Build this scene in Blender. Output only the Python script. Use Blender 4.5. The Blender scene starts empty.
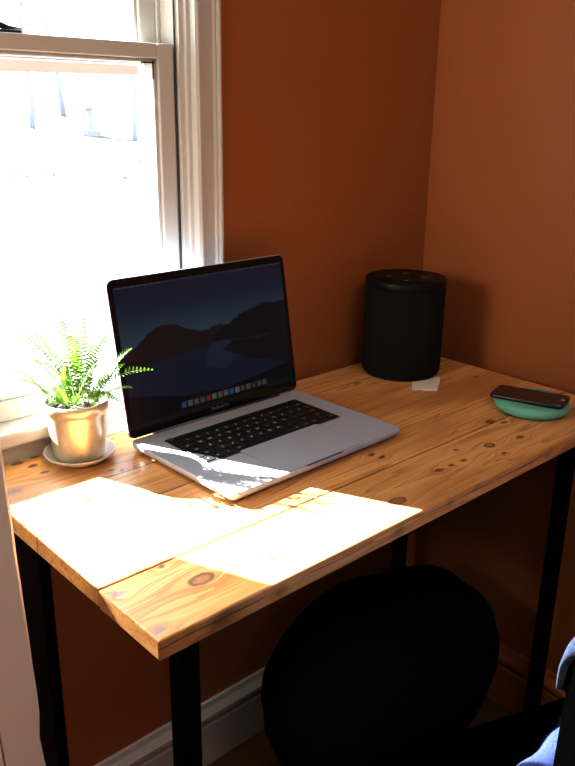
import bpy, bmesh, math, random
from mathutils import Vector, Matrix
random.seed(7)
C = bpy.context.scene.collection
PI = math.pi
FZ = -0.025          # floor level
TZ = 0.75            # table top level

# ------------------------------------------------------------------ materials
def mat(name, col, rough=0.5, metal=0.0, spec=0.5, emit=None, estr=0.0, coat=0.0, sheen=0.0):
    m = bpy.data.materials.new(name); m.use_nodes = True
    b = m.node_tree.nodes['Principled BSDF']
    b.inputs['Base Color'].default_value = (*col, 1)
    b.inputs['Roughness'].default_value = rough
    b.inputs['Metallic'].default_value = metal
    b.inputs['Specular IOR Level'].default_value = spec
    b.inputs['Coat Weight'].default_value = coat
    b.inputs['Sheen Weight'].default_value = sheen
    if emit:
        b.inputs['Emission Color'].default_value = (*emit, 1)
        b.inputs['Emission Strength'].default_value = estr
    return m

class NT:
    """small helper for writing node graphs"""
    def __init__(s, m):
        s.t = m.node_tree; s.b = s.t.nodes['Principled BSDF']
    def n(s, kind, **kw):
        nd = s.t.nodes.new(kind)
        for k, v in kw.items(): setattr(nd, k, v)
        return nd
    def put(s, sock, v):
        if isinstance(v, (int, float)): sock.default_value = v
        elif isinstance(v, (tuple, list)):
            sock.default_value = v if len(v) != 3 or sock.type == 'VECTOR' else (*v, 1)
        else: s.t.links.new(v, sock)
    def math(s, op, a, b=0.0, c=None, clamp=False):
        nd = s.n('ShaderNodeMath', operation=op, use_clamp=clamp)
        s.put(nd.inputs[0], a); s.put(nd.inputs[1], b)
        if c is not None: s.put(nd.inputs[2], c)
        return nd.outputs[0]
    def vmath(s, op, a, b=(0, 0, 0)):
        nd = s.n('ShaderNodeVectorMath', operation=op)
        s.put(nd.inputs[0], a); s.put(nd.inputs[1], b)
        return nd.outputs['Value'] if op in ('LENGTH', 'DOT_PRODUCT', 'DISTANCE') else nd.outputs[0]
    def noise(s, vec, scale, detail=4, rough=0.5, dist=0.0):
        nd = s.n('ShaderNodeTexNoise'); s.put(nd.inputs['Vector'], vec)
        nd.inputs['Scale'].default_value = scale; nd.inputs['Detail'].default_value = detail
        nd.inputs['Roughness'].default_value = rough; nd.inputs['Distortion'].default_value = dist
        return nd.outputs['Fac']
    def ramp(s, f, stops):
        nd = s.n('ShaderNodeValToRGB'); s.put(nd.inputs[0], f)
        e = nd.color_ramp.elements
        while len(e) < len(stops): e.new(0.5)
        for k, (p, c) in enumerate(stops):
            e[k].position = p; e[k].color = (*c, 1) if len(c) == 3 else c
        return nd.outputs[0]
    def mix(s, f, a, b, mode='MIX'):
        nd = s.n('ShaderNodeMix', data_type='RGBA', blend_type=mode)
        s.put(nd.inputs[0], f); s.put(nd.inputs[6], a); s.put(nd.inputs[7], b)
        return nd.outputs[2]
    def step(s, v, a, b):
        nd = s.n('ShaderNodeMapRange'); nd.interpolation_type = 'SMOOTHSTEP'
        s.put(nd.inputs[0], v); nd.inputs[1].default_value = a; nd.inputs[2].default_value = b
        return nd.outputs[0]
    def bump(s, h, strength=0.2, dist=0.002):
        nd = s.n('ShaderNodeBump'); nd.inputs['Strength'].default_value = strength
        nd.inputs['Distance'].default_value = dist
        s.put(nd.inputs['Height'], h); s.t.links.new(nd.outputs[0], s.b.inputs['Normal'])
    def pos(s): return s.n('ShaderNodeNewGeometry').outputs['Position']
    def obj(s): return s.n('ShaderNodeTexCoord').outputs['Object']
    def color(s, c): s.put(s.b.inputs['Base Color'], c)
    def xyz(s, v):
        nd = s.n('ShaderNodeSeparateXYZ'); s.put(nd.inputs[0], v); return nd.outputs
    def comb(s, x, y, z):
        nd = s.n('ShaderNodeCombineXYZ'); s.put(nd.inputs[0], x); s.put(nd.inputs[1], y); s.put(nd.inputs[2], z)
        return nd.outputs[0]

def mottled(name, c1, c2, scale, rough=0.5, bump=0.0, bscale=None, metal=0.0, spec=0.5, coat=0.0, bd=0.002):
    m = mat(name, c1, rough, metal, spec, coat=coat); t = NT(m); P = t.pos()
    t.color(t.mix(t.noise(P, scale, 4), c1, c2))
    if bump: t.bump(t.noise(P, bscale or scale, 3), bump, bd)
    return m

M = {}
M['wall'] = mottled('terracotta_paint', (.265, .081, .021), (.295, .091, .024), 6, .42, .25, 260, spec=.45, bd=.0006)
M['ceil'] = mottled('ceiling_paint', (.75, .72, .68), (.7, .68, .64), 8, .8)
def paint_white(name='old_white_paint', k=1.0):
    m = mat(name, (.5, .49, .46), .38); t = NT(m); P = t.pos()
    n1 = t.noise(P, 14, 5, .6)
    c = t.mix(n1, (.50*k, .49*k, .46*k), (.46*k, .45*k, .42*k))
    v = t.vmath('MULTIPLY', P, (60, 60, 9))
    spots = t.step(t.noise(v, 1.0, 5, .7), .70, .76)
    c = t.mix(t.math('MULTIPLY', spots, .3), c, (.3, .26, .2))
    t.color(c); t.bump(t.noise(t.vmath('MULTIPLY', P, (90, 90, 12)), 1, 4), .25, .001)
    return m
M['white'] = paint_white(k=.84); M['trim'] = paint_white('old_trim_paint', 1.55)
M['base_white'] = mottled('baseboard_paint', (.38, .37, .36), (.33, .32, .31), 18, .45, .1, 40)
M['crack'] = mat('dark_crack', (.03, .025, .02), .9)
def floor_wood():
    m = mat('dark_floorboards', (.1, .05, .02), .35); t = NT(m); P = t.pos(); x, y, z = t.xyz(P)
    row = t.math('FLOOR', t.math('DIVIDE', y, .083)); fr = t.math('FRACT', t.math('DIVIDE', y, .083))
    v = t.comb(t.math('MULTIPLY_ADD', row, 3.71, t.math('MULTIPLY', x, 3.0)), t.math('MULTIPLY', y, 60), 0)
    g = t.noise(v, 1.0, 5, .6)
    c = t.ramp(g, [(.25, (.035, .016, .007)), (.7, (.085, .042, .018))])
    gap = t.math('LESS_THAN', fr, .04)
    t.color(t.mix(gap, c, (.01, .006, .004)))
    return m
M['floor'] = floor_wood()

# knots of the desk boards: x, y, radius, ringed (1) or solid (0)
KN = [(-.892,-.416,.017,1), (-.975,-.381,.011,2), (-.978,-.462,.010,2), (-.911,-.366,.006,0), (-.805,-.437,.006,0),
      (-.90,-.023,.009,0), (-.884,.004,.009,0), (-.823,-.108,.007,0), (-.812,-.119,.006,0), (-.897,-.053,.008,0),
      (-.913,.0,.012,0), (-.954,-.081,.014,2), (-.892,-.169,.009,0), (-.975,-.277,.006,0), (-.586,-.438,.016,1),
      (-.467,-.415,.010,0), (-.440,-.416,.007,0), (-.413,-.418,.008,0), (-.390,-.388,.007,0), (-.249,-.354,.012,0),
      (-.234,-.372,.010,0), (-.270,-.424,.010,0), (-.334,-.411,.012,1), (-.343,-.443,.007,0), (-.495,-.331,.008,0),
      (-.275,-.075,.010,1), (-.071,-.201,.010,0), (-.502,-.315,.008,0)]
KE = [(-.629,.737,.014), (-.521,.741,.010), (-.497,.742,.008), (-.461,.745,.010), (-.271,.740,.012), (-.911,.737,.016), (-.939,.731,.007), (-.832,.737,.012)]
def desk_wood():
    m = mat('reclaimed_pine', (.6, .3, .1), .36, spec=.45); t = NT(m); P = t.pos(); x, y, z = t.xyz(P)
    # which board
    b = t.math('GREATER_THAN', y, -.36)
    for yy, x0, x1 in ((-.214, -2, -.6), (-.277, -.6, 1), (-.126, -2, -.6), (-.068, -.6, 1)):
        s = t.math('MULTIPLY', t.math('GREATER_THAN', y, yy), t.math('MULTIPLY', t.math('GREATER_THAN', x, x0), t.math('LESS_THAN', x, x1)))
        b = t.math('MULTIPLY_ADD', s, 1.37, b)
    PK = t.vmath('ADD', P, t.vmath('MULTIPLY', t.vmath('SUBTRACT', t.n('ShaderNodeTexNoise').outputs['Color'], (.5, .5, .5)), (.010, .006, .006)))
    nz = [n for n in m.node_tree.nodes if n.type == 'TEX_NOISE'][0]; t.put(nz.inputs['Vector'], P); nz.inputs['Scale'].default_value = 70; nz.inputs['Detail'].default_value = 3
    warp = None; dark = None; ring = None; blue = None
    for (kx, ky, r, kind) in KN:
        r = r*(.55 if kind == 1 else .68)
        d = t.vmath('LENGTH', t.vmath('MULTIPLY', t.vmath('SUBTRACT', PK, (kx, ky, TZ)), (.62/r, 1/r, .3/r)))
        g = t.math('POWER', 2.718, t.math('MULTIPLY', t.math('MULTIPLY', d, d), -.22))
        side = t.math('MULTIPLY', g, t.math('MULTIPLY', t.math('SUBTRACT', y, ky), .55/ r * .02))
        warp = side if warp is None else t.math('ADD', warp, side)
        k = t.math('SUBTRACT', 1.0, t.step(d, .45 if kind != 2 else .3, 1.05))
        if kind == 1:
            rr = t.math('SUBTRACT', 1.0, t.step(t.math('ABSOLUTE', t.math('SUBTRACT', d, .85)), .08, .38))
            ring = rr if ring is None else t.math('MAXIMUM', ring, rr)
            k = t.math('MULTIPLY', k, .62)
        if kind == 2:
            blue = k if blue is None else t.math('MAXIMUM', blue, k)
        else:
            dark = k if dark is None else t.math('MAXIMUM', dark, k)
    for (kx, kz, r) in KE:
        d = t.vmath('LENGTH', t.vmath('MULTIPLY', t.vmath('SUBTRACT', PK, (kx, -.485, kz)), (.6/r, .9/r, 1/r)))
        k = t.math('SUBTRACT', 1.0, t.step(d, .3, 1.1))
        dark = t.math('MAXIMUM', dark, t.math('MULTIPLY', k, .9))
    yy = t.math('SUBTRACT', y, warp)
    v = t.comb(t.math('MULTIPLY_ADD', b, 5.3, t.math('MULTIPLY', x, 1.3)), t.math('MULTIPLY_ADD', b, 2.1, t.math('MULTIPLY', yy, 26)), t.math('MULTIPLY', z, 26))
    n1 = t.noise(v, 1.0, 3, .5, .4)
    bands = t.math('FRACT', t.math('MULTIPLY', n1, 9.0))
    band = t.math('MULTIPLY', bands, bands)
    fine = t.noise(t.comb(t.math('MULTIPLY', x, 14), t.math('MULTIPLY', yy, 420), t.math('MULTIPLY', z, 420)), 1.0, 3, .6)
    c = t.ramp(band, [(0, (.68, .36, .135)), (.55, (.57, .275, .09)), (1, (.36, .15, .042))])
    c = t.mix(t.step(fine, .5, .75), c, t.mix(.35, c, (.3, .12, .035)))
    tone = t.noise(t.comb(t.math('MULTIPLY', x, 2.2), t.math('MULTIPLY_ADD', b, 7.3, t.math('MULTIPLY', y, 7)), 0), 1.0, 3, .5)
    c = t.mix(t.step(tone, .42, .7), c, t.mix(.7, c, (.32, .13, .038)))
    streak = t.step(t.noise(t.comb(t.math('MULTIPLY', x, 5), t.math('MULTIPLY_ADD', b, 9.1, t.math('MULTIPLY', yy, 60)), 3), 1.0, 2, .5), .68, .78)
    c = t.mix(t.math('MULTIPLY', streak, .55), c, (.2, .075, .025))
    ragged = t.math('MULTIPLY', dark, t.step(t.noise(P, 150, 3, .7), .1, .5))
    c = t.mix(t.math('MULTIPLY', ragged, .86), c, (.05, .016, .009))
    c = t.mix(t.math('MULTIPLY', ring, .8), c, (.07, .024, .02))
    c = t.mix(t.math('MULTIPLY', blue, .75), c, (.13, .12, .17))
    # joints between boards
    seam = None
    for yy0, x0, x1, w in ((-.36, -2, 1, .0009), (-.2145, -2, -.68, .0013), (-.277, -.5, 1, .0009), (-.1255, -.94, -.68, .0013), (-.068, -.5, 1, .0011)):
        off = t.math('MULTIPLY', t.math('SUBTRACT', t.noise(t.comb(t.math('MULTIPLY', x, 9), 0, 0), 1, 2), .5), .003)
        s = t.math('SUBTRACT', 1.0, t.step(t.math('ABSOLUTE', t.math('SUBTRACT', t.math('ADD', y, off if yy0 != -.36 else 0.0), yy0)), w * .5, w * 1.4))
        s = t.math('MULTIPLY', s, t.math('MULTIPLY', t.math('GREATER_THAN', x, x0), t.math('LESS_THAN', x, x1)))
        if yy0 == -.277: s = t.math('MULTIPLY', s, .6)
        seam = s if seam is None else t.math('MAXIMUM', seam, s)
    # long crack along the front edge face
    onface = t.math('LESS_THAN', y, -.4755)
    ce = t.math('SUBTRACT', 1.0, t.step(t.math('ABSOLUTE', t.math('SUBTRACT', t.math('MULTIPLY_ADD', t.math('SUBTRACT', t.noise(t.comb(t.math('MULTIPLY', x, 12), 2, 0), 1, 3), .5), .008, z), .7405)), .0004, .0013))
    ce = t.math('MULTIPLY', ce, t.math('MULTIPLY', onface, t.step(t.noise(t.comb(t.math('MULTIPLY', x, 7), 7, 0), 1, 1), .45, .55)))
    c = t.mix(t.math('MAXIMUM', t.math('MULTIPLY', seam, .9), t.math('MULTIPLY', ce, .8)), c, (.03, .014, .008))
    t.color(c)
    t.put(t.b.inputs['Roughness'], t.math('MULTIPLY_ADD', fine, .16, .30))
    t.bump(t.math('SUBTRACT', t.math('MULTIPLY', fine, .25), t.math('ADD', seam, t.math('MULTIPLY', dark, .3))), .35, .0012)
    return m
M['desk'] = desk_wood()
M['leg'] = mat('black_steel', (.0014, .0015, .0018), .6, 0, .05)
M['alu'] = mottled('space_grey_aluminium', (.36, .395, .48), (.40, .435, .52), 300, .42, metal=.25)
M['well'] = mat('keyboard_well', (.012, .012, .013), .5)
M['key'] = mat('key_plastic', (.006, .006, .007), .45, spec=.35)
M['legend'] = mat('key_legend', (.75, .75, .78), .5, emit=(.8, .85, 1), estr=.12)
M['pad'] = mottled('trackpad_glass', (.36, .395, .48), (.39, .425, .51), 300, .35, metal=.25)
M['bezel'] = mat('bezel_glass', (.004, .004, .005), .06, spec=.5)
M['hinge'] = mat('hinge_plastic', (.05, .05, .055), .4)
M['speaker_cloth'] = mottled('speaker_fabric', (.0045, .0045, .005), (.008, .008, .009), 900, .9, .5, 900, spec=.1)
M['speaker_top'] = mat('speaker_top_plastic', (.004, .004, .005), .4, spec=.15)
M['mint'] = mottled('mint_plastic', (.13, .43, .30), (.12, .40, .275), 30, .42)
M['phone_glass'] = mat('phone_glass', (.004, .004, .005), .08)
M['phone_frame'] = mat('phone_frame', (.03, .03, .034), .3, .8)
M['silver'] = mat('silver_dot', (.7, .7, .72), .3, .9)
M['paper'] = mottled('paper', (.66, .62, .56), (.58, .54, .48), 60, .8)
M['saucer'] = mottled('saucer_glaze', (.52, .48, .43), (.40, .35, .30), 45, .3, .15, 90, metal=.15)
def pot_mat():
    m = mat('gold_glaze', (.6, .45, .22), .3, .6); t = NT(m); P = t.pos()
    n = t.noise(P, 26, 5, .6); c = t.mix(t.step(n, .35, .65), (.55, .48, .34), (.44, .40, .31))
    sp = t.step(t.noise(P, 230, 2, .5), .64, .70)
    c = t.mix(t.math('MULTIPLY', sp, .55), c, (.30, .19, .07)); t.color(c)
    t.put(t.b.inputs['Roughness'], t.math('MULTIPLY_ADD', n, .25, .22)); t.bump(n, .12, .002)
    return m
M['pot'] = pot_mat()
M['soil'] = mottled('soil', (.012, .008, .005), (.03, .02, .011), 160, .95, .8, 200)
def leaf_mat():
    m = bpy.data.materials.new('fern_leaf'); m.use_nodes = True; nt = m.node_tree; t = NT(m)
    c = t.mix(t.noise(t.pos(), 60, 2), (.042, .12, .010), (.078, .18, .020))
    t.color(c); t.b.inputs['Roughness'].default_value = .45
    tr = t.n('ShaderNodeBsdfTranslucent'); t.put(tr.inputs[0], t.mix(.5, c, (.05, .12, .011)))
    mx = t.n('ShaderNodeMixShader'); mx.inputs[0].default_value = .5
    nt.links.new(t.b.outputs[0], mx.inputs[1]); nt.links.new(tr.outputs[0], mx.inputs[2])
    nt.links.new(mx.outputs[0], nt.nodes['Material Output'].inputs[0])
    return m
M['leaf'] = leaf_mat()
M['stem'] = mat('fern_stem', (.16, .22, .05), .6)
def denim(name='denim', c1=(.032, .062, .17), c2=(.09, .145, .28), sh=.3, sp=.5):
    m = mat(name, (.11, .17, .36), .9, spec=sp, sheen=sh); t = NT(m); P = t.pos(); x, y, z = t.xyz(P)
    w = t.noise(t.vmath('MULTIPLY', P, (700, 700, 250)), 1, 3, .7)
    c = t.mix(t.step(w, .35, .65), c1, c2)
    t.color(c); t.bump(w, .5, .001)
    return m
M['denim'] = denim(); M['denim_sleeve_dimmed'] = denim('denim_sleeve_dimmed', (.0065, .010, .038), (.016, .025, .072), 0.0, .05)  # sleeve gets a darkened copy of the denim to offset the sun on it
M['chair'] = mottled('chair_black', (.0006, .0006, .0007), (.001, .001, .0012), 60, .9, spec=.02)
M['bag'] = mottled('black_cloth', (.0018, .0018, .0018), (.003, .003, .003), 30, .95, spec=.03)
def glass():
    m = bpy.data.materials.new('window_glass'); m.use_nodes = True; nt = m.node_tree
    nt.nodes.remove(nt.nodes['Principled BSDF'])
    tr = nt.nodes.new('ShaderNodeBsdfTransparent'); tr.inputs[0].default_value = (.97, .98, .98, 1)
    gl = nt.nodes.new('ShaderNodeBsdfGlossy'); gl.inputs['Roughness'].default_value = .02
    mx = nt.nodes.new('ShaderNodeMixShader'); mx.inputs[0].default_value = .05
    nt.links.new(tr.outputs[0], mx.inputs[1]); nt.links.new(gl.outputs[0], mx.inputs[2])
    nt.links.new(mx.outputs[0], nt.nodes['Material Output'].inputs[0])
    return m
M['glass'] = glass()
def dimming_sheet():
    m = bpy.data.materials.new('sun_dimming_sheet'); m.use_nodes = True; nt = m.node_tree
    tr = nt.nodes.new('ShaderNodeBsdfTransparent'); mx = nt.nodes.new('ShaderNodeMixShader'); mx.inputs[0].default_value = .72
    nt.nodes['Principled BSDF'].inputs['Base Color'].default_value = (.1, .1, .1, 1)
    nt.links.new(tr.outputs[0], mx.inputs[1]); nt.links.new(nt.nodes['Principled BSDF'].outputs[0], mx.inputs[2])
    nt.links.new(mx.outputs[0], nt.nodes['Material Output'].inputs[0])
    return m
M['mesh'] = dimming_sheet()  # half-clear sheet for the added blocker, lets part of the sun through
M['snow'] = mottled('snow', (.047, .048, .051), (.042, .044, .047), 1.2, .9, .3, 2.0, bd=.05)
M['bark'] = mottled('hazed_bark', (.17, .19, .26), (.23, .25, .31), 6, .9)  # bluish tone put into the bark in place of outdoor haze
M['weathered'] = mottled('weathered_board', (.112, .098, .092), (.14, .126, .118), 9, .8)
M['ext'] = mottled('blocker_paint', (.6, .58, .54), (.55, .53, .5), 4, .6)
M['brass'] = mat('dark_metal', (.03, .035, .05), .4, .6)

# ------------------------------------------------------------------ mesh helpers
class MB:
    def __init__(s): s.bm = bmesh.new(); s.mats = []
    def mi(s, m):
        if m not in s.mats: s.mats.append(m)
        return s.mats.index(m)
    def face(s, pts, m, smooth=False):
        f = s.bm.faces.new([s.bm.verts.new(p) for p in pts]); f.material_index = s.mi(m); f.smooth = smooth
        return f
    def box(s, a, b, m, bev=0.0, seg=2, xf=None):
        t = bmesh.new(); bmesh.ops.create_cube(t, size=1)
        for v in t.verts: v.co = Vector([(a[i] + b[i]) / 2 + v.co[i] * (b[i] - a[i]) for i in range(3)])
        if bev: bmesh.ops.bevel(t, geom=list(t.edges), offset=bev, segments=seg, profile=.5, affect='EDGES')
        s.merge(t, m, xf, smooth=False)
    def merge(s, t, m, xf=None, smooth=False):
        k = s.mi(m); mp = {}
        for v in t.verts: mp[v] = s.bm.verts.new(xf @ v.co if xf else v.co)
        for f in t.faces:
            try: nf = s.bm.faces.new([mp[v] for v in f.verts])
            except ValueError: continue
            nf.material_index = k; nf.smooth = smooth
        t.free()
    def loft(s, rings, m, cap=(True, True), closed=True, smooth=True):
        k = s.mi(m); R = [[s.bm.verts.new(p) for p in r] for r in rings]; n = len(R[0])
        for a, b in zip(R, R[1:]):
            for i in range(n if closed else n - 1):
                f = s.bm.faces.new([a[i], a[(i + 1) % n], b[(i + 1) % n], b[i]]); f.material_index = k; f.smooth = smooth
        if cap[0]: f = s.bm.faces.new(R[0][::-1]); f.material_index = k
        if cap[1]: f = s.bm.faces.new(R[-1]); f.material_index = k
    def lathe(s, prof, m, seg=64, c=(0, 0, 0), cap=(True, True), smooth=True):
        s.loft([[(c[0] + r * math.cos(2*PI*i/seg), c[1] + r * math.sin(2*PI*i/seg), c[2] + z) for i in range(seg)] for r, z in prof], m, cap, True, smooth)
    def rrect(s, w, h, r, prof, m, seg=8, org=(0, 0, 0), ax=((1,0,0),(0,1,0),(0,0,1)), smooth=False):
        """rounded rectangle prism; prof = list of (inset, height)"""
        X, Y, Z = [Vector(a) for a in ax]; o = Vector(org); rings = []
        for ins, z in prof:
            ring = []; ww, hh, rr = w/2 - ins, h/2 - ins, max(r - ins, .0002)
            for q, (sx, sy) in enumerate(((1,1),(-1,1),(-1,-1),(1,-1))):
                for k in range(seg + 1):
                    a = q*PI/2 + k/seg*PI/2
                    ring.append(o + X*(sx*(ww-rr) + rr*math.cos(a)) + Y*(sy*(hh-rr) + rr*math.sin(a)) + Z*z)
            rings.append(ring)
        s.loft(rings, m, smooth=smooth)
    def tube(s, pts, radii, m, seg=8, cap=True):
        pts = [Vector(p) for p in pts]; rings = []; up = Vector((.13, .27, .95))
        for i, p in enumerate(pts):
            d = (pts[min(i+1, len(pts)-1)] - pts[max(i-1, 0)]).normalized()
            a = d.cross(up if abs(d.dot(up)) < .95 else Vector((1, 0, 0))).normalized(); b = d.cross(a)
            r = radii[i] if isinstance(radii, (list, tuple)) else radii
            rings.append([p + (a*math.cos(2*PI*k/seg) + b*math.sin(2*PI*k/seg))*r for k in range(seg)])
        s.loft(rings, m, (cap, cap))
    def build(s, name, parent=None, origin=None, autosmooth=None, recalc=True):
        if recalc: bmesh.ops.recalc_face_normals(s.bm, faces=s.bm.faces)
        if origin is not None:
            for v in s.bm.verts: v.co -= Vector(origin)
        me = bpy.data.meshes.new(name); s.bm.to_mesh(me); s.bm.free()
        for m in s.mats: me.materials.append(m)
        o = bpy.data.objects.new(name, me); C.objects.link(o)
        if origin is not None and parent is None: o.location = origin
        if parent: o.parent = parent
        return o

def empty(name, loc=(0, 0, 0), rz=0):
    o = bpy.data.objects.new(name, None); C.objects.link(o); o.location = loc; o.rotation_euler = (0, 0, rz)
    o.empty_display_size = .05
    return o
def tag(o, label=None, cat=None, group=None, kind=None):
    for k, v in (('label', label), ('category', cat), ('group', group), ('kind', kind)):
        if v: o[k] = v
    return o
def struct(mb, name, label=None, cat=None):
    return tag(mb.build(name), label, cat, kind='structure')

# ------------------------------------------------------------------ the room
WY = .025            # inner face of the window wall
WX = .031             # inner face of the right wall
OY = .145            # outer face of the window wall
CZ = 2.45
WXL, WXR = -1.262, -.586     # window opening
WZ0, WZ1 = .775, 1.90
RX, RY = -3.0, -3.1

m = MB(); W = M['wall']
m.box((RX, WY, FZ), (WXL - .02, OY, CZ), W); m.box((WXR + .02, WY, FZ), (WX + .12, OY, CZ), W)
m.box((WXL - .02, WY, FZ), (WXR + .02, OY, WZ0 - .02), W); m.box((WXL - .02, WY, WZ1 + .02), (WXR + .02, OY, CZ), W)
struct(m, 'wall_back', 'terracotta orange painted wall with the window, behind the desk', 'wall')
m = MB(); m.box((WX, RY, FZ), (WX + .12, WY, CZ), W)
struct(m, 'wall_right', 'terracotta orange painted wall on the right, by the speaker and phone', 'wall')
m = MB(); m.box((RX, -.56, FZ), (-1.245, -.46, CZ), W)
struct(m, 'wall_left', 'short partition wall left of the desk, behind the white trim', 'wall')
m = MB(); m.box((RX - .1, RY - .1, FZ), (WX + .12, RY, CZ), W)
struct(m, 'wall_front', 'terracotta wall behind the camera', 'wall')
m = MB(); m.box((RX - .1, RY, FZ), (RX, OY, CZ), W)
struct(m, 'wall_far_left', 'terracotta wall at the far left of the room', 'wall')
m = MB(); m.box((RX - .1, RY - .1, FZ - .06), (WX + .12, OY, FZ), M['floor'])
struct(m, 'floor', 'dark stained wooden floorboards under the desk', 'floor')
m = MB(); m.box((RX - .1, RY - .1, CZ), (WX + .12, OY, CZ + .06), M['ceil'])
struct(m, 'ceiling', 'plain white ceiling above the room', 'ceiling')

def baseboard(name, horizontal, lo, hi, face, label, bm_='base_white'):
    m = MB(); h = .142
    prof = [(.0, 0), (.018, 0), (.018, h*.66), (.016, h*.70), (.016, h*.74), (.020, h*.78), (.020, h*.84), (.010, h*.93), (.007, h), (0, h)]
    rings = []
    for s in (lo, hi):
        rings.append([(s, face - d, FZ + z) if horizontal else (face - d, s, FZ + z) for d, z in prof])
    m.loft(rings, M[bm_], smooth=False)
    return struct(m, name, label, 'baseboard')
baseboard('baseboard_back', True, -1.6, WX, WY, 'white moulded baseboard along the window wall under the desk')
baseboard('baseboard_right', False, -3.0, WY - .021, WX, 'terracotta painted baseboard along the right wall', 'wall')

# white board trim at the end of the partition, left foreground
def slab_trim(x0, x1, y0, y1, name, label, chips):
    m = MB(); n = 90; rnd = random.Random(3); L = []; R = []
    rings = []
    for i in range(n + 1):
        z = FZ + (CZ - FZ) * i / n
        c = rnd.uniform(0, .0007)
        if chips and .62 < z < .70: c += rnd.choice((0, .002, .0035))
        t = -.030*(z - .80) if chips else -.030*(z - .80)
        rings.append([(x0 + t, y0, z), (x1 + t - .003 - c, y0, z), (x1 + t - c, y0 + .003, z), (x1 + t, y1, z), (x0 + t, y1, z)])
    m.loft(rings, M['trim'], smooth=False)
    return struct(m, name, label, 'trim')
slab_trim(-1.1425, -1.104, -.455, -.34, 'trim_1', 'white painted upright trim board with a chipped edge, left foreground', True)
slab_trim(-1.245, -1.145, -.462, -.36, 'trim_2', 'wider white board left of the narrow upright trim', False)

# ------------------------------------------------------------------ window
win = tag(empty('window_1', ((WXL+WXR)/2, WY, WZ0)), 'white painted double-hung window behind the plant and laptop', 'window', kind='structure')
WO = win.location.copy()
def wpart(mb, name, parent=win):
    o = mb.build(name, parent, origin=WO if parent is win else None)
    return o
w = M['white']
def casing(side):
    s = 1 if side > 0 else -1; x = WXR if s > 0 else WXL
    prof = [(-.0005, .040), (-.0005, .030), (.007, .029), (.0075, .0225), (.0135, .0215), (.014, .009)]; prof2 = [(-.002, .009), (.0015, .0065), (.005, .0065), (.008, .011), (.0310, .0125), (.0325, .0090), (.0345, .0080), (.0360, .0095), (.0366, .004), (.039, .0025), (.043, .004), (.0445, .008), (.0445, WY), (.02, WY), (.02, .040)]
    prof += [(a + .0165, b) for a, b in prof2[1:-2]] + [(.061, WY), (.02, WY), (.02, .040)]
    m = MB(); m.loft([[(x + s*a, b, z) for a, b in prof] for z in (.8005, WZ1 + .045)], w, smooth=False)
    return m
wpart(casing(1), 'casing'); wpart(casing(-1), 'casing')
m = MB(); m.box((WXL - .061, .0105, WZ1 - .002), (WXR + .061, WY, WZ1 + .045), w, .003); wpart(m, 'casing')
# jambs
m = MB()
for x, s in ((WXR, 1), (WXL, -1)):
    a, b = sorted((x, x + s*.02)); m.box((a, .038, WZ0), (b, OY, WZ1), w)
    # stop bead and parting bead, old gaps
    a, b = sorted((x - s*.006, x)); m.box((a, .0775, .8), (b, .0835, WZ1), w, .001)
    a, b = sorted((x - s*.0036, x - s*.0020)); m.box((a, .0372, .8), (b, .0398, WZ1), M['crack'])
m.box((WXL, .038, WZ1), (WXR, OY, WZ1 + .02), w)
m.box((WXL - .02, .06, WZ0 - .02), (WXR + .02, OY + .04, WZ0 + .02), w)
wpart(m, 'jamb')
m = MB(); m.box((WXL - .075, -.006, .777), (WXR + .075, .058, .800), w, .005, 3); wpart(m, 'window_sill')
m = MB(); m.box((WXL - .06, .0105, .708), (WXR + .06, WY, .777), w, .002); wpart(m, 'apron')

def sash(name, y0, y1, z0, z1, st, bot, top, lock=False):
    x0, x1 = WXL + .004, WXR - .004
    m = MB()
    m.box((x0, y0, z0), (x0 + st, y1, z1), w, .002); m.box((x1 - st, y0, z0), (x1, y1, z1), w, .002)
    m.box((x0 + st, y0 + .0003, z0), (x1 - st, y1, z0 + bot), w, .002); m.box((x0 + st, y0 + .0003, z1 - top), (x1 - st, y1, z1), w, .002)
    gx0, gx1, gz0, gz1 = x0 + st, x1 - st, z0 + bot, z1 - top
    # glazing lip
    e = .0055
    for a, b in (((gx0, y0 + .006, gz0), (gx0 + e, y1 - .004, gz1)), ((gx1 - e, y0 + .006, gz0), (gx1, y1 - .004, gz1)),
                 ((gx0, y0 + .006, gz0), (gx1, y1 - .004, gz0 + e)), ((gx0, y0 + .006, gz1 - e), (gx1, y1 - .004, gz1))):
        m.box(a, b, w, .0015)
    # cracked putty at the upper right corner
    if lock:
        m.box((gx1 - .007, y0 + .0045, gz1 - .028), (gx1 - .0052, y0 + .0065, gz1 - .003), M['crack'])
        m.box((gx1 - .026, y0 + .0045, gz1 - .0068), (gx1 - .004, y0 + .0065, gz1 - .0045), M['crack'])
    o = wpart(m, name)
    g = MB(); yc = (y0 + y1)/2 + .004
    g.box((gx0 + .002, yc - .0012, gz0 + .002), (gx1 - .002, yc + .0012, gz1 - .002), M['glass'])
    go = g.build('pane', o, origin=WO)
    return o
lower = sash('lower_sash', .040, .076, 0.8003, 1.3285, .028, .031, .0215, True)
upper = sash('upper_sash', .084, .118, 1.300, WZ1 - .002, .030, .026, .045)
m = MB(); m.box((-.868, .046, 1.3285), (-.826, .068, 1.3325), M['brass'], .001)
m.tube([(-.865, .056, 1.336), (-.852, .056, 1.3385), (-.840, .057, 1.335), (-.822, .058, 1.3345)], [.0025, .0045, .004, .0022], M['brass'])
m.build('sash_lock', lower, origin=WO)

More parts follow.
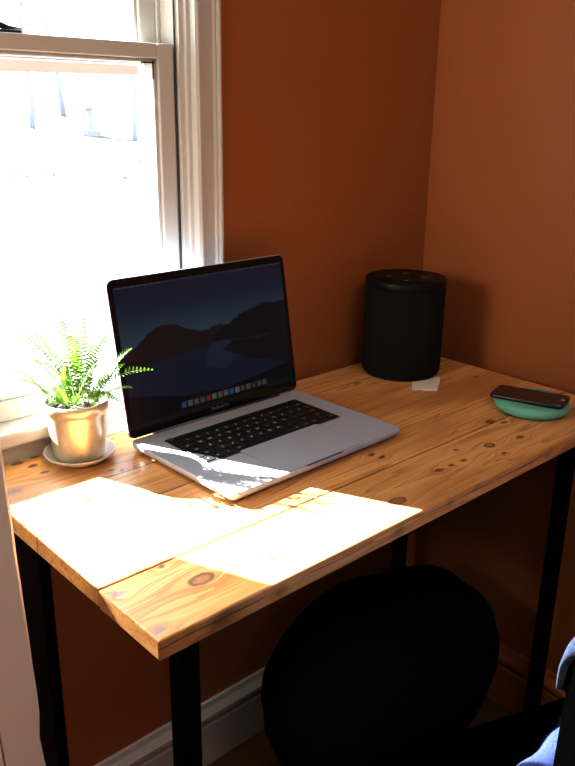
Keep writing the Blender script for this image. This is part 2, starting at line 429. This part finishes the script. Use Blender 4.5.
# ------------------------------------------------------------------ desk
DX0, DX1, DY0, DY1, TH = -.988, -.0135, -.477, .009, .0235
desk = tag(empty('desk', (-.5, -.234, FZ)), 'rustic pine plank desk with black steel legs under the window', 'desk')
DO = desk.location.copy()
m = MB()
m.box((DX0, DY0, TZ - TH), (DX1, -.3606, TZ), M['desk'], .0022, 2)
m.box((DX0 + .0012, -.3594, TZ - TH), (DX1, DY1, TZ - .0002), M['desk'], .0018, 2)
m.box((DX0 + .01, -.3615, TZ - TH + .002), (DX1 - .01, -.3585, TZ - .006), M['crack'])
m.build('tabletop', desk, origin=DO)
for (x0, x1, y0, y1) in ((-.945, -.920, -.450, -.425), (-.052, -.027, -.405, -.380), (-.985, -.968, -.205, -.110), (-.070, -.045, -.045, -.020)):
    m = MB(); m.box((x0, y0, FZ + .004), (x1, y1, TZ - TH), M['leg'], .0025, 2)
    m.box((x0 - .003, y0 - .003, FZ), (x1 + .003, y1 + .003, FZ + .006), M['leg'], .001)
    m.build('leg', desk, origin=DO)
m = MB()
for x in (-.942, -.049): m.box((x, -.38, TZ - TH - .026), (x + .019, -.04, TZ - TH - .0005), M['leg'], .002)
m.box((-.9, -.06, TZ - TH - .026), (-.07, -.041, TZ - TH - .0005), M['leg'], .002)
m.build('support_rail', desk, origin=DO)

# ------------------------------------------------------------------ laptop
LW, LD = .3493, .2407
lap = tag(empty('laptop', (-.5913, -.0634, TZ), .0175), 'open grey aluminium laptop with a mountain lake wallpaper on its screen', 'laptop')
BT = .0155
m = MB()
m.rrect(LW, LD, .012, [(.012, .0025), (.004, .0045), (.0008, .0085), (0, .010), (0, BT - .0012), (.0004, BT - .0003), (.0012, BT)], M['alu'], 10, (0, -LD/2, 0))
m.rrect(.074, .0022, .001, [(0, BT - .0035), (0, BT + .00005)], M['hinge'], 4, (0, -LD + .0012, 0))
m.build('base', lap)
for sx in (-1, 1):
    for sy in (-.035, -LD + .03):
        m = MB(); m.lathe([(.0075, 0), (.0085, .0012), (.0085, .003)], M['hinge'], 24, (sx*.14, sy, 0)); m.build('rubber_foot', lap)
KX0, KY0, KW, KH = -.1365, -.0335, .273, .110
m = MB(); m.rrect(KW, KH, .003, [(0, BT + .0001), (0, BT + .0003)], M['well'], 4, (0, KY0 - KH/2, 0)); m.build('keyboard_well', lap)
m = MB(); m.rrect(.160, .100, .004, [(0, BT), (.0003, BT + .00035)], M['pad'], 5, (.004, -.1485 - .0395, 0))
o = m.build('trackpad', lap)
m = MB()
for zz in (0,):
    a, b, c0, c1 = .004 - .0804, .004 + .0804, -.188 - .0504, -.188 + .0504
    for p, q in (((a, c0), (b, c0 + .0006)), ((a, c1 - .0006), (b, c1)), ((a, c0), (a + .0006, c1)), ((b - .0006, c0), (b, c1))):
        m.box((p[0], p[1], BT), (q[0], q[1], BT + .0002), M['hinge'])
m.build('trackpad_edge', lap)
_txt = {}
def text_polys(s, size):
    if (s, size) in _txt: return _txt[(s, size)]
    cu = bpy.data.curves.new('glyphs', 'FONT'); cu.body = s; cu.size = size; cu.align_x = 'CENTER'; cu.align_y = 'CENTER'; cu.resolution_u = 2
    ob = bpy.data.objects.new('glyphs', cu); C.objects.link(ob)
    me = ob.to_mesh()
    r = ([v.co.copy() for v in me.vertices], [list(p.vertices) for p in me.polygons])
    ob.to_mesh_clear(); bpy.data.objects.remove(ob); bpy.data.curves.remove(cu)
    _txt[(s, size)] = r
    return r
def add_text(mb, s, size, org, X, Y, m):
    vs, fs = text_polys(s, size); k = mb.mi(m)
    V = [mb.bm.verts.new(Vector(org) + Vector(X)*v.x + Vector(Y)*v.y) for v in vs]
    for f in fs:
        try: nf = mb.bm.faces.new([V[i] for i in f]); nf.material_index = k
        except ValueError: pass
U = KW / 14.58
rows = [
    ([('esc', 1.0), ('', 12.5), ('', 1.0)], .0115),
    ([(c, 1) for c in '`1234567890-='] + [('delete', 1.5)], .0172),
    ([('tab', 1.5)] + [(c, 1) for c in 'QWERTYUIOP[]\\'], .0172),
    ([('caps', 1.75)] + [(c, 1) for c in "ASDFGHJKL;'"] + [('return', 1.75)], .0172),
    ([('shift', 2.25)] + [(c, 1) for c in 'ZXCVBNM,./'] + [('shift', 2.25)], .0172),
    ([('fn', 1), ('ctrl', 1), ('opt', 1), ('cmd', 1.25), ('', 5), ('cmd', 1.25), ('opt', 1), ('<', 1), ('^v', 1), ('>', 1)], .0172)]
y = KY0 - .002
for row, h in rows:
    x = KX0 + .0016
    for s, wd in row:
        kw = wd*U - .0021; kh = h - .0005
        halves = [(y - kh/4 + .0001, kh/2 - .0006), (y - 3*kh/4, kh/2 - .0006)] if s == '^v' else [(y - kh/2, kh)]
        for j, (yc, hh) in enumerate(halves):
            m = MB(); m.rrect(kw, hh, .0014, [(0, BT + .0002), (0, BT + .0010), (.0004, BT + .0013)], M['key'], 3, (x + kw/2, yc, 0))
            g = s if s != '^v' else ('^', 'v')[j]
            if g:
                sz = .0068 if len(g) == 1 and s != '^v' else (.0042 if len(g) == 1 else .0036)
                add_text(m, g, sz, (x + kw/2, yc, BT + .0014), (1, 0, 0), (0, 1, 0), M['legend'])
            m.build('key', lap)
        x += wd*U
    y -= h + .0010
# lid
LA = 1.7475; LH = .2395
lx, lv, ln = Vector((1, 0, 0)), Vector((0, -math.cos(LA), math.sin(LA))), None
ln = lx.cross(lv) * 1.0            # points to the viewer side (front of the screen)
lo = Vector((0, -.001, BT + .0012))
def LP(u, v, d=0.0): return lo + lx*u + lv*v + ln*d
m = MB()
m.rrect(LW, LH, .011, [(.003, -.0058), (.0005, -.0050), (0, -.004), (0, -.0008), (.0006, 0)], M['alu'], 10, LP(0, LH/2), (lx, lv, ln))
lid = m.build('lid', lap)
m = MB(); m.rrect(LW - .002, LH - .002, .010, [(0, -.0002), (.0002, .0006), (.0008, .0009)], M['bezel'], 10, LP(0, LH/2), (lx, lv, ln)); m.build('bezel', lid, recalc=True)
m = MB(); m.tube([(-.13, .0005, BT - .0005), (.13, .0005, BT - .0005)], .0042, M['hinge'], 12); m.build('hinge', lap)
# screen image as flat shapes on the display
SW, SH, SB = .331, .207, .0195
def emis(name, col, s=1.0):
    s *= .55
    return mat(name, (.003, .003, .004), .12, spec=.3, emit=col, estr=s)
def sky_mat():
    mm = emis('screen_sky', (.02, .03, .06)); t = NT(mm); g = t.n('ShaderNodeTexCoord').outputs['Object']
    x, y2, z = t.xyz(g); f = t.math('DIVIDE', t.math('SUBTRACT', z, BT + SB), SH)
    col = t.ramp(f, [(.42, (.045, .085, .11)), (.62, (.026, .050, .078)), (.80, (.012, .020, .045)), (1, (.014, .014, .030))])
    t.put(t.b.inputs['Emission Color'], col); t.b.inputs['Emission Strength'].default_value = .55
    return mm
S = {'sky': sky_mat(), 'far': emis('screen_far_ridge', (.012, .012, .016)), 'left': emis('screen_left_peak', (.014, .009, .010)),
     'right': emis('screen_right_ridge', (.006, .007, .010)), 'lake': emis('screen_lake', (.008, .014, .030)), 'lakel': emis('screen_lake_light', (.013, .024, .048)),
     'shore': emis('screen_shore', (.003, .004, .006)), 'bar': emis('screen_menu_bar', (.025, .03, .05)), 'white': emis('screen_white', (.07, .08, .11))}
icons = [(.04, .12, .35), (.16, .18, .22), (.12, .14, .18), (.10, .10, .11), (.30, .03, .03), (.20, .21, .22), (.20, .17, .08), (.18, .19, .2), (.03, .12, .38), (.22, .24, .26), (.08, .09, .1), (.14, .15, .17), (.06, .06, .07), (.09, .10, .12), (.12, .13, .15)]
m = MB(); D0 = .0010
def spoly(pts, key, d):
    mm = S[key] if isinstance(key, str) else key
    m.face([LP((u - .5)*SW, SB + v*SH, D0 + d) for u, v in pts], mm)
spoly([(0, 0), (1, 0), (1, 1), (0, 1)], 'sky', 0)
rj = random.Random(5)
def ridge(keys, base, key, d, jag=.008, n=6):
    pts = []
    for (u0, v0), (u1, v1) in zip(keys, keys[1:]):
        for i in range(n):
            f = i/n; pts.append((u0 + (u1-u0)*f, v0 + (v1-v0)*f + (rj.uniform(-jag, jag) if i else 0)))
    pts.append(keys[-1])
    for (a, b), (c, e) in zip(pts, pts[1:]): spoly([(a, base), (c, base), (c, e), (a, b)], key, d)
ridge([(.30, .58), (.45, .57), (.55, .60), (.66, .58), (.75, .60)], .40, 'far', .00003)
ridge([(0, .50), (.06, .55), (.14, .63), (.22, .68), (.30, .665), (.38, .61), (.45, .575), (.52, .52), (.58, .47)], .38, 'left', .00006)
ridge([(.50, .50), (.58, .57), (.66, .62), (.72, .66), (.80, .68), (.87, .705), (.93, .68), (1, .70)], .36, 'right', .00009)
spoly([(0, 0), (1, 0), (1, .44), (.75, .45), (.50, .47), (.25, .43), (0, .40)], 'lake', .00012)
spoly([(.44, .30), (.56, .24), (.66, .33), (.60, .47), (.50, .47), (.47, .40)], 'lakel', .00014)
spoly([(.56, .40), (.64, .45), (.80, .42), (1, .46), (1, .16), (.86, .22), (.72, .28), (.62, .35)], 'right', .00016)
spoly([(0, 0), (1, 0), (1, .17), (.8, .13), (.55, .09), (.3, .12), (0, .22)], 'shore', .00018)
spoly([(0, .985), (1, .985), (1, 1), (0, 1)], 'bar', .00020)
for k in range(7): spoly([(.015 + k*.035, .989), (.035 + k*.035, .989), (.035 + k*.035, .996), (.015 + k*.035, .996)], 'white', .00024)
for u in (.66, .69, .72, .75, .80, .84, .88, .93, .97): spoly([(u, .989), (u + .012, .989), (u + .012, .996), (u, .996)], 'white', .00024)
for k, c in enumerate(icons):
    u = .275 + k*.0365
    im = emis('screen_icon', c, .45)
    spoly([(u, .028), (u + .029, .028), (u + .029, .074), (u, .074)], im, .00024)
    spoly([(u + .008, .042), (u + .020, .042), (u + .020, .056), (u + .008, .056)], emis('screen_icon_glyph', tuple(min(1, .12 + .8*x) for x in c), .4), .00028)
m.build('screen', lid, recalc=False)
m = MB(); add_text(m, 'MacBook Pro', .0066, LP(0, .0105, .00115), lx, lv, mat('wordmark_grey', (.16, .16, .17), .5, emit=(.3, .3, .3), estr=.02)); m.build('wordmark', lid)

# ------------------------------------------------------------------ smart speaker
SPX, SPY, SR, SHH = -.154, -.080, .0765, .190
sp = tag(empty('smart_speaker', (SPX, SPY, TZ)), 'black cylindrical smart speaker in the corner of the desk', 'speaker')
m = MB(); m.lathe([(SR - .009, .0), (SR - .0045, .002), (SR - .002, .006)], M['speaker_top'], 96); m.build('base', sp)
m = MB(); m.lathe([(SR - .002, .006), (SR, .010), (SR, SHH - .016)], M['speaker_cloth'], 96); m.build('grille', sp)
m = MB(); m.lathe([(SR - .0003, SHH - .016), (SR + .0002, SHH - .0155), (SR + .0002, SHH - .004), (SR - .001, SHH - .0013), (SR - .004, SHH), (SR - .008, SHH - .0005)], M['speaker_top'], 96, cap=(False, False)); m.build('light_ring', sp)
m = MB(); m.lathe([(SR - .0075, SHH - .006), (SR - .0075, SHH - .001), (.03, SHH - .0016), (.004, SHH - .0018)], M['speaker_top'], 96)
m.build('top_panel', sp)
for k in range(4):
    a = k*PI/2 + .7; m = MB(); m.lathe([(.0062, SHH - .0014), (.006, SHH - .0003), (.003, SHH)], M['hinge'], 20, (.034*math.cos(a), .034*math.sin(a), 0)); m.build('button', sp)

# paper tag half under the speaker
m = MB(); pz = TZ + .0004; th = .0008
q = [(-.226, -.169), (-.195, -.2025), (-.155, -.178), (-.128, -.158), (-.150, -.135), (-.195, -.143)]
m.loft([[(x, y, pz) for x, y in q], [(x, y, pz + th + (.003 if i in (1, 2) else 0)) for i, (x, y) in enumerate(q)]], M['paper'], smooth=False)
# keep the slip clear of the speaker foot
tag(m.build('paper_slip', origin=(-.17, -.17, TZ)), 'small white paper slip on the desk at the foot of the speaker', 'paper')

# mint disc and phone
PX, PY = -.146, -.368
m = MB()
m.lathe([(.047, 0), (.056, .0015), (.0625, .0065), (.0640, .0120), (.0630, .0170), (.0590, .0200), (.05, .0200), (.02, .0196), (.002, .0196)], M['mint'], 80)
o = m.build('charging_disc'); o.location = (PX, PY, TZ)
tag(o, 'round mint green disc lying on the desk under the phone', 'disc')
ph = tag(empty('phone', (-.151, -.3655, TZ + .0203)), 'black smartphone lying screen up on the mint green disc', 'phone')
pv = Vector((.138*.28, -.138, 0)).normalized()
ph.rotation_euler = (0, math.radians(-1.0), math.atan2(pv.y, pv.x))
m = MB(); m.rrect(.126, .061, .009, [(.002, 0), (.0004, .0012), (0, .0028), (0, .0046), (.0006, .0062), (.002, .0068)], M['phone_frame'], 8, smooth=True); m.build('body', ph)
m = MB(); m.rrect(.123, .058, .008, [(0, .0066), (.0006, .0074)], M['phone_glass'], 8); m.build('screen', ph)
m = MB(); m.lathe([(.0034, .0073), (.0034, .0078), (.0020, .0078)], M['silver'], 20, (.0555, 0, 0)); m.build('home_button', ph)
m = MB(); m.rrect(.012, .0016, .0007, [(0, .0073), (0, .0077)], M['hinge'], 4, (-.0565, 0, 0), ((0, 1, 0), (-1, 0, 0), (0, 0, 1))); m.build('earpiece', ph)

# ------------------------------------------------------------------ plant
PO = Vector((-.835, -.0425, TZ)); PS = 1.0
m = MB(); m.lathe([(.030, .0), (.036, .0), (.040, .0025), (.050, .009), (.0535, .0135), (.0530, .0145), (.0515, .0138), (.047, .009), (.038, .0052), (.004, .0050)], M['saucer'], 72)
o = m.build('saucer'); o.location = PO; o.scale = (.97, .97, 1)
tag(o, 'glazed beige saucer on the desk under the gold plant pot', 'saucer')
plant = tag(empty('potted_fern', PO + Vector((0, 0, .0054))), 'green fern in a shiny gold pot on the desk by the window', 'plant')
m = MB(); m.lathe([(.030, 0), (.0335, .0005), (.0355, .004), (.0372, .012), (.0405, .035), (.0430, .060), (.0438, .0645), (.0462, .0662), (.0468, .072), (.0462, .0765), (.0445, .0785), (.0425, .0765), (.041, .066), (.038, .060)], M['pot'], 80, cap=(True, False)); m.build('pot', plant).scale = (PS, PS, 1.12)
m = MB(); m.lathe([(.0405, .062), (.030, .068), (.015, .071), (.002, .072)], M['soil'], 40); m.build('soil', plant).scale = (PS, PS, 1.12)
tips = [(-.071,.092,.056),(-.043,.087,.1),(-.029,.075,.103),(.007,.053,.126),(.031,.029,.123),(.055,-.002,.102),(.072,-.029,.08),
        (.088,-.056,.052),(-.06,.048,-.012),(-.008,.012,.012),(.044,-.037,.008),(-.018,.056,.084),(.036,.01,.092),(-.055,.068,.036),
        (.034,-.004,.058),(-.033,.06,.064),(.011,.036,.098),
        (-.020,-.01,.07),(.02,-.03,.075),(-.045,-.015,.045),(.05,-.06,.035),(.0,.0,.11),(-.05,.03,.075),(.058,-.03,.06),(-.015,-.05,.035),(.02,-.055,.03)]
view = Vector((-.42, -.86, .28))
rf = random.Random(11)
def frond(base, tip, idx):
    m = MB(); n = 23
    mid = base.lerp(tip, .5); L = (tip - base).length
    ctrl = base.lerp(tip, .38) + Vector((0, 0, L*.30))
    if tip.z < base.z + .02: ctrl = base.lerp(tip, .45) + Vector((0, 0, .030))
    P = []
    for i in range(n + 1):
        f = i/n; P.append(base*(1-f)**2 + ctrl*2*f*(1-f) + tip*f*f)
    m.tube(P, [.0009 - .0006*i/n for i in range(n + 1)], M['stem'], 5)
    side0 = (tip - base).cross(Vector((0, 0, 1)))
    side0 = side0.normalized() if side0.length > .02 else Vector((.74, -.67, 0))
    tw = rf.uniform(-.5, .5)
    # tilt the blade a little so that light falls on it
    for i in range(4, n + 1):
        f = i/n; d = (P[min(i+1, n)] - P[i-1]).normalized()
        s = side0.copy(); s.rotate(Matrix.Rotation(tw + .25*f, 3, d)); s = (s - d*s.dot(d)).normalized()
        nrm = d.cross(s).normalized()
        ln_ = .0108*(math.sin(PI*min(1, .16 + .84*f)**.9))**.75*(.75 + .25*min(1, L/.1)) + .0012
        for sg in (-1, 1):
            if rf.random() < .04: continue
            dirv = (s*sg*.93 + d*.33).normalized(); dirv = (dirv - nrm*rf.uniform(.0, .30)).normalized()
            l = ln_*rf.uniform(.85, 1.1); wv = d*.00142
            b0 = P[i]; prof = [(0, .35), (.18, 1.0), (.55, .95), (.85, .55), (1, .06)]
            va = [m.bm.verts.new(b0 + dirv*l*a + wv*c + nrm*(.0006 - .002*a*a)) for a, c in prof]
            vb = [m.bm.verts.new(b0 + dirv*l*a - wv*c + nrm*(.0006 - .002*a*a)) for a, c in prof]
            k = m.mi(M['leaf'])
            for q in range(len(prof) - 1):
                fc = m.bm.faces.new([va[q], va[q+1], vb[q+1], vb[q]]); fc.material_index = k; fc.smooth = True
    m.build('frond', plant, origin=plant.location, recalc=False)
root = PO + Vector((0, 0, .086))
for i, tdisp in enumerate(tips):
    a = rf.uniform(0, 2*PI); b = root + Vector((.014*math.cos(a), .014*math.sin(a), -.004)) + Vector((tdisp[0], tdisp[1], 0))*.15
    t = Vector((-.832, -.047, .83)) + Vector(tdisp)
    if t.y > .012: t += view * ((t.y - .012)/.86)
    if tdisp[2] > 0 and i >= 0: pass
    frond(b, t, i)

# ------------------------------------------------------------------ black beanbag under the desk
m = MB(); bc = Vector((-.305, -.212, FZ)); seg, nr = 56, 30; rings = []
from mathutils import noise as mn
for j in range(nr + 1):
    f = j/nr; zz = .385*f
    # profile: narrow foot, belly at two thirds, soft crown
    r = (.52 + .48*math.sin(min(1, f/.62)*PI/2)) if f < .62 else math.sqrt(max(0, 1 - ((f - .62)/.40)**2.2))
    ring = []
    for i in range(seg):
        a = 2*PI*i/seg; x, y = math.cos(a), math.sin(a)
        k = 1 + .05*mn.noise(Vector((x*2, y*2, f*4))) + .02*mn.noise(Vector((x*6, y*6, f*9)))
        ring.append(bc + Vector((x*.282*r*k, y*.178*r*k, zz*(1 + .03*mn.noise(Vector((x*1.5, y*1.5, 2)))))))
    rings.append(ring)
m.loft(rings, M['bag'])
tag(m.build('beanbag', origin=bc), 'soft black rounded beanbag on the floor under the desk', 'beanbag')

# ------------------------------------------------------------------ chair and jacket
PIV, CR = Vector((-.772, -.775, 0)), math.radians(-20)
def spin(o):
    d = Vector(o.location) - PIV; d.rotate(Matrix.Rotation(CR, 3, 'Z')); o.location = PIV + d; o.rotation_euler.z = CR
ch = tag(empty('chair', (-.60, -.64, FZ)), 'black chair with rounded backrest pulled up to the desk, lower right', 'chair')
CO = ch.location.copy()
BX0, BX1, BY0, BY1, BZ0, BZ1, BR = -.772, -.38, -.810, -.775, .48, .841, .050
def back_outline(ins=0.0, n=10):
    x0, x1, z0, z1, r = BX0 + ins, BX1 - ins, BZ0 + ins, BZ1 - ins, BR - ins
    pts = [(x0, z0)]
    for k in range(n + 1):
        a = PI - k/n*PI/2; pts.append((x0 + r + r*math.cos(a), z1 - r + r*math.sin(a)))
    for k in range(n + 1):
        a = PI/2 - k/n*PI/2; pts.append((x1 - r + r*math.cos(a), z1 - r + r*math.sin(a)))
    pts.append((x1, z0))
    return pts
lean = .02
def BP(x, z, y): return (x, y - (z - BZ0)*lean, z)
m = MB(); m.loft([[BP(x, z, yy) for x, z in back_outline(i)] for i, yy in ((.006, BY0), (0, BY0 + .005), (0, BY1 - .005), (.006, BY1))], M['chair'], smooth=False)
m.build('backrest', ch, origin=CO)
m = MB(); m.rrect(.40, .27, .05, [(.01, .405), (0, .412), (0, .435), (.012, .448)], M['chair'], 8, (-.615, -.63, 0)); m.build('seat', ch, origin=CO)
for lx_, ly_ in ((-.78, -.745), (-.45, -.745), (-.78, -.52), (-.45, -.52)):
    m = MB(); m.tube([(lx_, ly_, FZ), (lx_*.97 - .018, ly_*.97 - .019, .41)], [.011, .014], M['chair'], 12); m.build('leg', ch, origin=CO)
for xx in (-.76, -.47):
    m = MB(); m.tube([(xx, -.755, .41), (xx, -.788, .54)], .012, M['chair'], 12); m.build('back_support', ch, origin=CO)
spin(ch)
# denim jacket hung over the backrest: near lip, top, far side hanging down
rim = back_outline()[1:-1]; rim = [p for p in rim]
rim.insert(0, (BX0, BZ1 - BR - .024))
half = [p for p in rim if p[0] < -.70] + [(BX0 + BR + .02*k, BZ1) for k in range(1, 13)]
m = MB(); k = m.mi(M['denim']); rows_ = []
rn = random.Random(4)
for idx, (x, z) in enumerate(half):
    # outward direction on the outline
    f = idx/(len(half) - 1)
    cx_, cz_ = BX0 + BR, BZ1 - BR
    ox, oz = (x - cx_, z - cz_) if z > cz_ and x < cx_ else ((-1, 0) if z <= cz_ else (0, 1))
    l = math.hypot(ox, oz); ox, oz = ox/l, oz/l
    e = .004 + .001*math.sin(idx*2.1)
    yb = lambda zz, yy: yy - (zz - BZ0)*lean
    wv_ = min(1, max(0, idx - 1.5)/7.5); near = .020*max(0, (wv_ - .45)/.55)
    yn = BY1 + (BY0 - .0035 - BY1)*wv_
    prof = []
    prof.append((x - ox*near, yb(z, yn) - .0008, z - oz*near))
    prof.append((x + ox*.002, yb(z, yn) - .0006, z + oz*.002))
    prof.append((x + ox*e, yb(z, yn) + .003*wv_ + .001, z + oz*e))
    prof.append((x + ox*(e + .002), yb(z, (yn + BY1)/2), z + oz*(e + .002)))
    prof.append((x + ox*e, yb(z, BY1) + .003, z + oz*e))
    # far side: falls and spreads to the left as it hangs
    for h in (.03, .06, .09, .12, .15):
        sx = .05*min(1, h/.05)*(1 - f)
        prof.append((x + sx, BY1 + .006 + .02*h + .002*math.sin(20*f + 6*h), z - h))
    rows_.append([m.bm.verts.new(p) for p in prof])
for a, b in zip(rows_, rows_[1:]):
    for q in range(len(a) - 1):
        fc = m.bm.faces.new([a[q], a[q+1], b[q+1], b[q]]); fc.material_index = k; fc.smooth = True
jk = m.build('denim_jacket', origin=(-.65, -.77, .50))
md = jk.modifiers.new('thick', 'SOLIDIFY'); md.thickness = .0035; md.offset = 0
sl = MB(); pts = []; inv = Matrix.Rotation(-CR, 3, 'Z')
for a in [i/16 for i in range(17)]:
    q = Vector((-.58 - .23*a, -.735 - .030*a, .584 + .034*a - .006*a*a)) - PIV; q.rotate(inv); pts.append(q + PIV)
sl.tube(pts, [.027 + .002*math.sin(i*1.3) + .0015*math.sin(i*.7) for i in range(17)], M['denim_sleeve_dimmed'], 20)
so_ = sl.build('sleeve', jk, origin=(-.65, -.77, .50))
spin(jk)
md = jk.modifiers.new('sub', 'SUBSURF'); md.levels = 2; md.render_levels = 2
tag(jk, 'blue denim jacket draped over the chair backrest, catching the sun', 'jacket')

# ------------------------------------------------------------------ outdoors
GZ = -.75
m = MB(); n = 40
gx = [[None]*(n+1) for _ in range(n+1)]
for i in range(n+1):
    for j in range(n+1):
        x = -25 + 65*i/n; y = OY + .05 + 45*(j/n)**1.5
        gx[i][j] = m.bm.verts.new((x, y, GZ + .25*mn.noise(Vector((x*.15, y*.15, 0)))*min(1, y/4) + .1*max(0, y - 8)))
k = m.mi(M['snow'])
for i in range(n):
    for j in range(n):
        f = m.bm.faces.new([gx[i][j], gx[i+1][j], gx[i+1][j+1], gx[i][j+1]]); f.material_index = k; f.smooth = True
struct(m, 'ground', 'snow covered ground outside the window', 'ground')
m = MB(); bx0, bx1, by = -1.9, 2.4, 1.2
rg = []
rnd = random.Random(9)
for i in range(60):
    x = bx0 + (bx1 - bx0)*i/59; z1 = 1.371 + .006*mn.noise(Vector((x*9, 0, 0))) + .010*(x + .2); z0 = 1.326 + .010*(x + .2)
    rg.append([(x, by - .02, z0), (x, by + .02, z0), (x, by + .02, z1), (x, by - .02, z1)])
m.loft(rg, M['weathered'], smooth=False)
for x in (bx0 + .05, bx1 - .05): m.box((x - .04, by - .019, GZ - .2), (x + .04, by + .019, 1.33), M['weathered'])
tag(m.build('porch_rail', origin=(.2, by, GZ)), 'weathered wooden rail crossing just outside the upper part of the window', 'rail')
m = MB(); m.box((-2.2, .30, 1.098), (-1.161, .304, 2.4), M['mesh']); m.box((-2.25, .27, GZ - .2), (-2.15, .35, 2.4), M['ext'])  # added out of view to dim the sun on the desk's front corner
pts = [(-1.256, 1.10), (-1.105, .909), (-1.05, .83), (-1.05, .3), (-2.2, .3), (-2.2, 1.10)]  # board outline shaped to keep sun off the desk end and legs
m.loft([[(x, yy, z) for x, z in pts] for yy in (.296, .306)], M['ext'], smooth=False)
struct(m, 'sun_blocker', 'unseen added sun blocker, a dimming sheet with a board below, outside left of the window', 'light blocker')

def tree(x, y, h, seed, label, r=.09):
    rnd = random.Random(seed); m = MB(); z0 = GZ + .1*max(0, y - 8) - .2
    def branch(p, d, l, r, lev):
        pts = [p]; q = p.copy(); dd = d.copy(); n = 5
        for i in range(n):
            dd = (dd + Vector((rnd.uniform(-.16, .16), rnd.uniform(-.16, .16), rnd.uniform(-.02, .12)))).normalized()
            q = q + dd*l/n; pts.append(q.copy())
        m.tube(pts, [r*(1 - .75*i/n) for i in range(n + 1)], M['bark'], 6 if lev == 0 else 4)
        if lev < 3:
            for kk in range((7, 4, 3)[lev]):
                i = rnd.randint(1 if lev else 2, n); a = rnd.uniform(0, 2*PI)
                nd = (dd*.5 + Vector((math.cos(a), math.sin(a), rnd.uniform(.1, .7)))*.7).normalized()
                branch(pts[i], nd, l*rnd.uniform(.32, .5), r*(1 - .75*i/n)*.6 + .003, lev + 1)
    branch(Vector((x, y, z0)), Vector((0, 0, 1)), h, r, 0)
    return tag(m.build('bare_tree', origin=(x, y, z0)), label, 'tree', 'bare trees outside the window')
tree(6.3, 17.0, 3.0, 1, 'thin bare tree outside, leftmost through the window glass', .05)
tree(9.6, 22.0, 4.4, 2, 'bare tree outside, second from the left through the glass', .09)
tree(12.2, 25.0, 5.0, 3, 'tall bare tree in the middle of the window view', .11)
tree(11.2, 19.0, 3.6, 5, 'bare tree outside, second from the right through the glass', .07)
tree(13.6, 20.5, 4.0, 8, 'bare tree outside, rightmost beside the window stile', .08)
def shrub(x, y, seed, label):
    rnd = random.Random(seed); m = MB(); z0 = GZ + .1*max(0, y - 8)
    for k in range(60):
        a = rnd.uniform(0, 2*PI); p = Vector((x + rnd.uniform(-.5, .5), y + rnd.uniform(-.3, .3), z0 - .1)); d = Vector((math.cos(a)*.5, math.sin(a)*.5, 1))*rnd.uniform(.15, .5)
        m.tube([p, p + d*.6, p + d + Vector((rnd.uniform(-.1, .1), 0, 0))], [.012, .009, .004], M['bark'], 4)
    return tag(m.build('twiggy_shrub', origin=(x, y, z0)), label, 'shrub', 'twiggy shrubs in the snow')
shrub(5.9, 14.5, 1, 'low twiggy shrub in the snow outside, left in the window')
shrub(8.4, 15.0, 2, 'low twiggy shrub in the snow outside, right of the other shrub')
zp = GZ + .1*12.5
m = MB(); m.box((10.55, 20.4, zp - .2), (10.71, 20.56, zp + .62), M['bark'], .01); m.box((10.52, 20.37, zp + .62), (10.74, 20.59, zp + .68), M['bark'], .01); m.box((10.45, 20.3, zp - .2), (10.90, 20.66, zp + .07), M['bark'], .03)
tag(m.build('fence_post', origin=(10.63, 20.48, zp)), 'grey upright post standing in the snow outside the window', 'post')

# ------------------------------------------------------------------ light
wd = bpy.data.worlds.new('World'); bpy.context.scene.world = wd; wd.use_nodes = True
bg = wd.node_tree.nodes['Background']; bg.inputs[0].default_value = (.86, .94, 1.0, 1); bg.inputs[1].default_value = 6.5
sun = bpy.data.lights.new('sun', 'SUN'); sun.energy = 160; sun.color = (1, .95, .90); sun.angle = math.radians(.53)
so = bpy.data.objects.new('sun', sun); C.objects.link(so)
sd = Vector((.412, -1, -.53)); so.rotation_euler = sd.to_track_quat('-Z', 'Y').to_euler(); so.location = (-3, 6, 4)
al = bpy.data.lights.new('room_fill', 'AREA'); al.energy = 15; al.size = .9; al.color = (1, .86, .70)  # added fill light from above, no fixture there
ao = bpy.data.objects.new('room_fill', al); C.objects.link(ao); ao.location = (-.9, -1.4, 2.38)
ao.rotation_euler = (Vector((-.35, -.4, .75)) - Vector(ao.location)).to_track_quat('-Z', 'Y').to_euler()

bl = bpy.data.lights.new('side_fill', 'AREA'); bl.energy = 20; bl.size = .5; bl.color = (1, .88, .73)  # added fill from the left to brighten the right wall, no fixture there
bo = bpy.data.objects.new('side_fill', bl); C.objects.link(bo); bo.location = (-2.5, -.22, 1.5)
bo.rotation_euler = (Vector((0, -.25, 1.05)) - Vector(bo.location)).to_track_quat('-Z', 'Y').to_euler()

# ------------------------------------------------------------------ camera
yaw, pit, rol = .7442648, .3328805, .0137176; F = 796.4414
f = Vector((math.sin(yaw)*math.cos(pit), math.cos(yaw)*math.cos(pit), -math.sin(pit)))
r = Vector((math.cos(yaw), -math.sin(yaw), 0)); u = r.cross(f)
r2 = r*math.cos(rol) + u*math.sin(rol); u2 = -r*math.sin(rol) + u*math.cos(rol)
cam = bpy.data.cameras.new('camera'); co = bpy.data.objects.new('camera', cam); C.objects.link(co)
co.matrix_world = Matrix(((r2.x, u2.x, -f.x, -1.33674), (r2.y, u2.y, -f.y, -1.03449), (r2.z, u2.z, -f.z, 1.24078), (0, 0, 0, 1)))
cam.sensor_fit = 'HORIZONTAL'; cam.sensor_width = 36; cam.lens = F/575*36; cam.clip_start = .02; cam.clip_end = 200
bpy.context.scene.camera = co
vs = bpy.context.scene.view_settings
vs.view_transform = 'Standard'; vs.look = 'None'; vs.exposure = 0.25; vs.gamma = 0.9
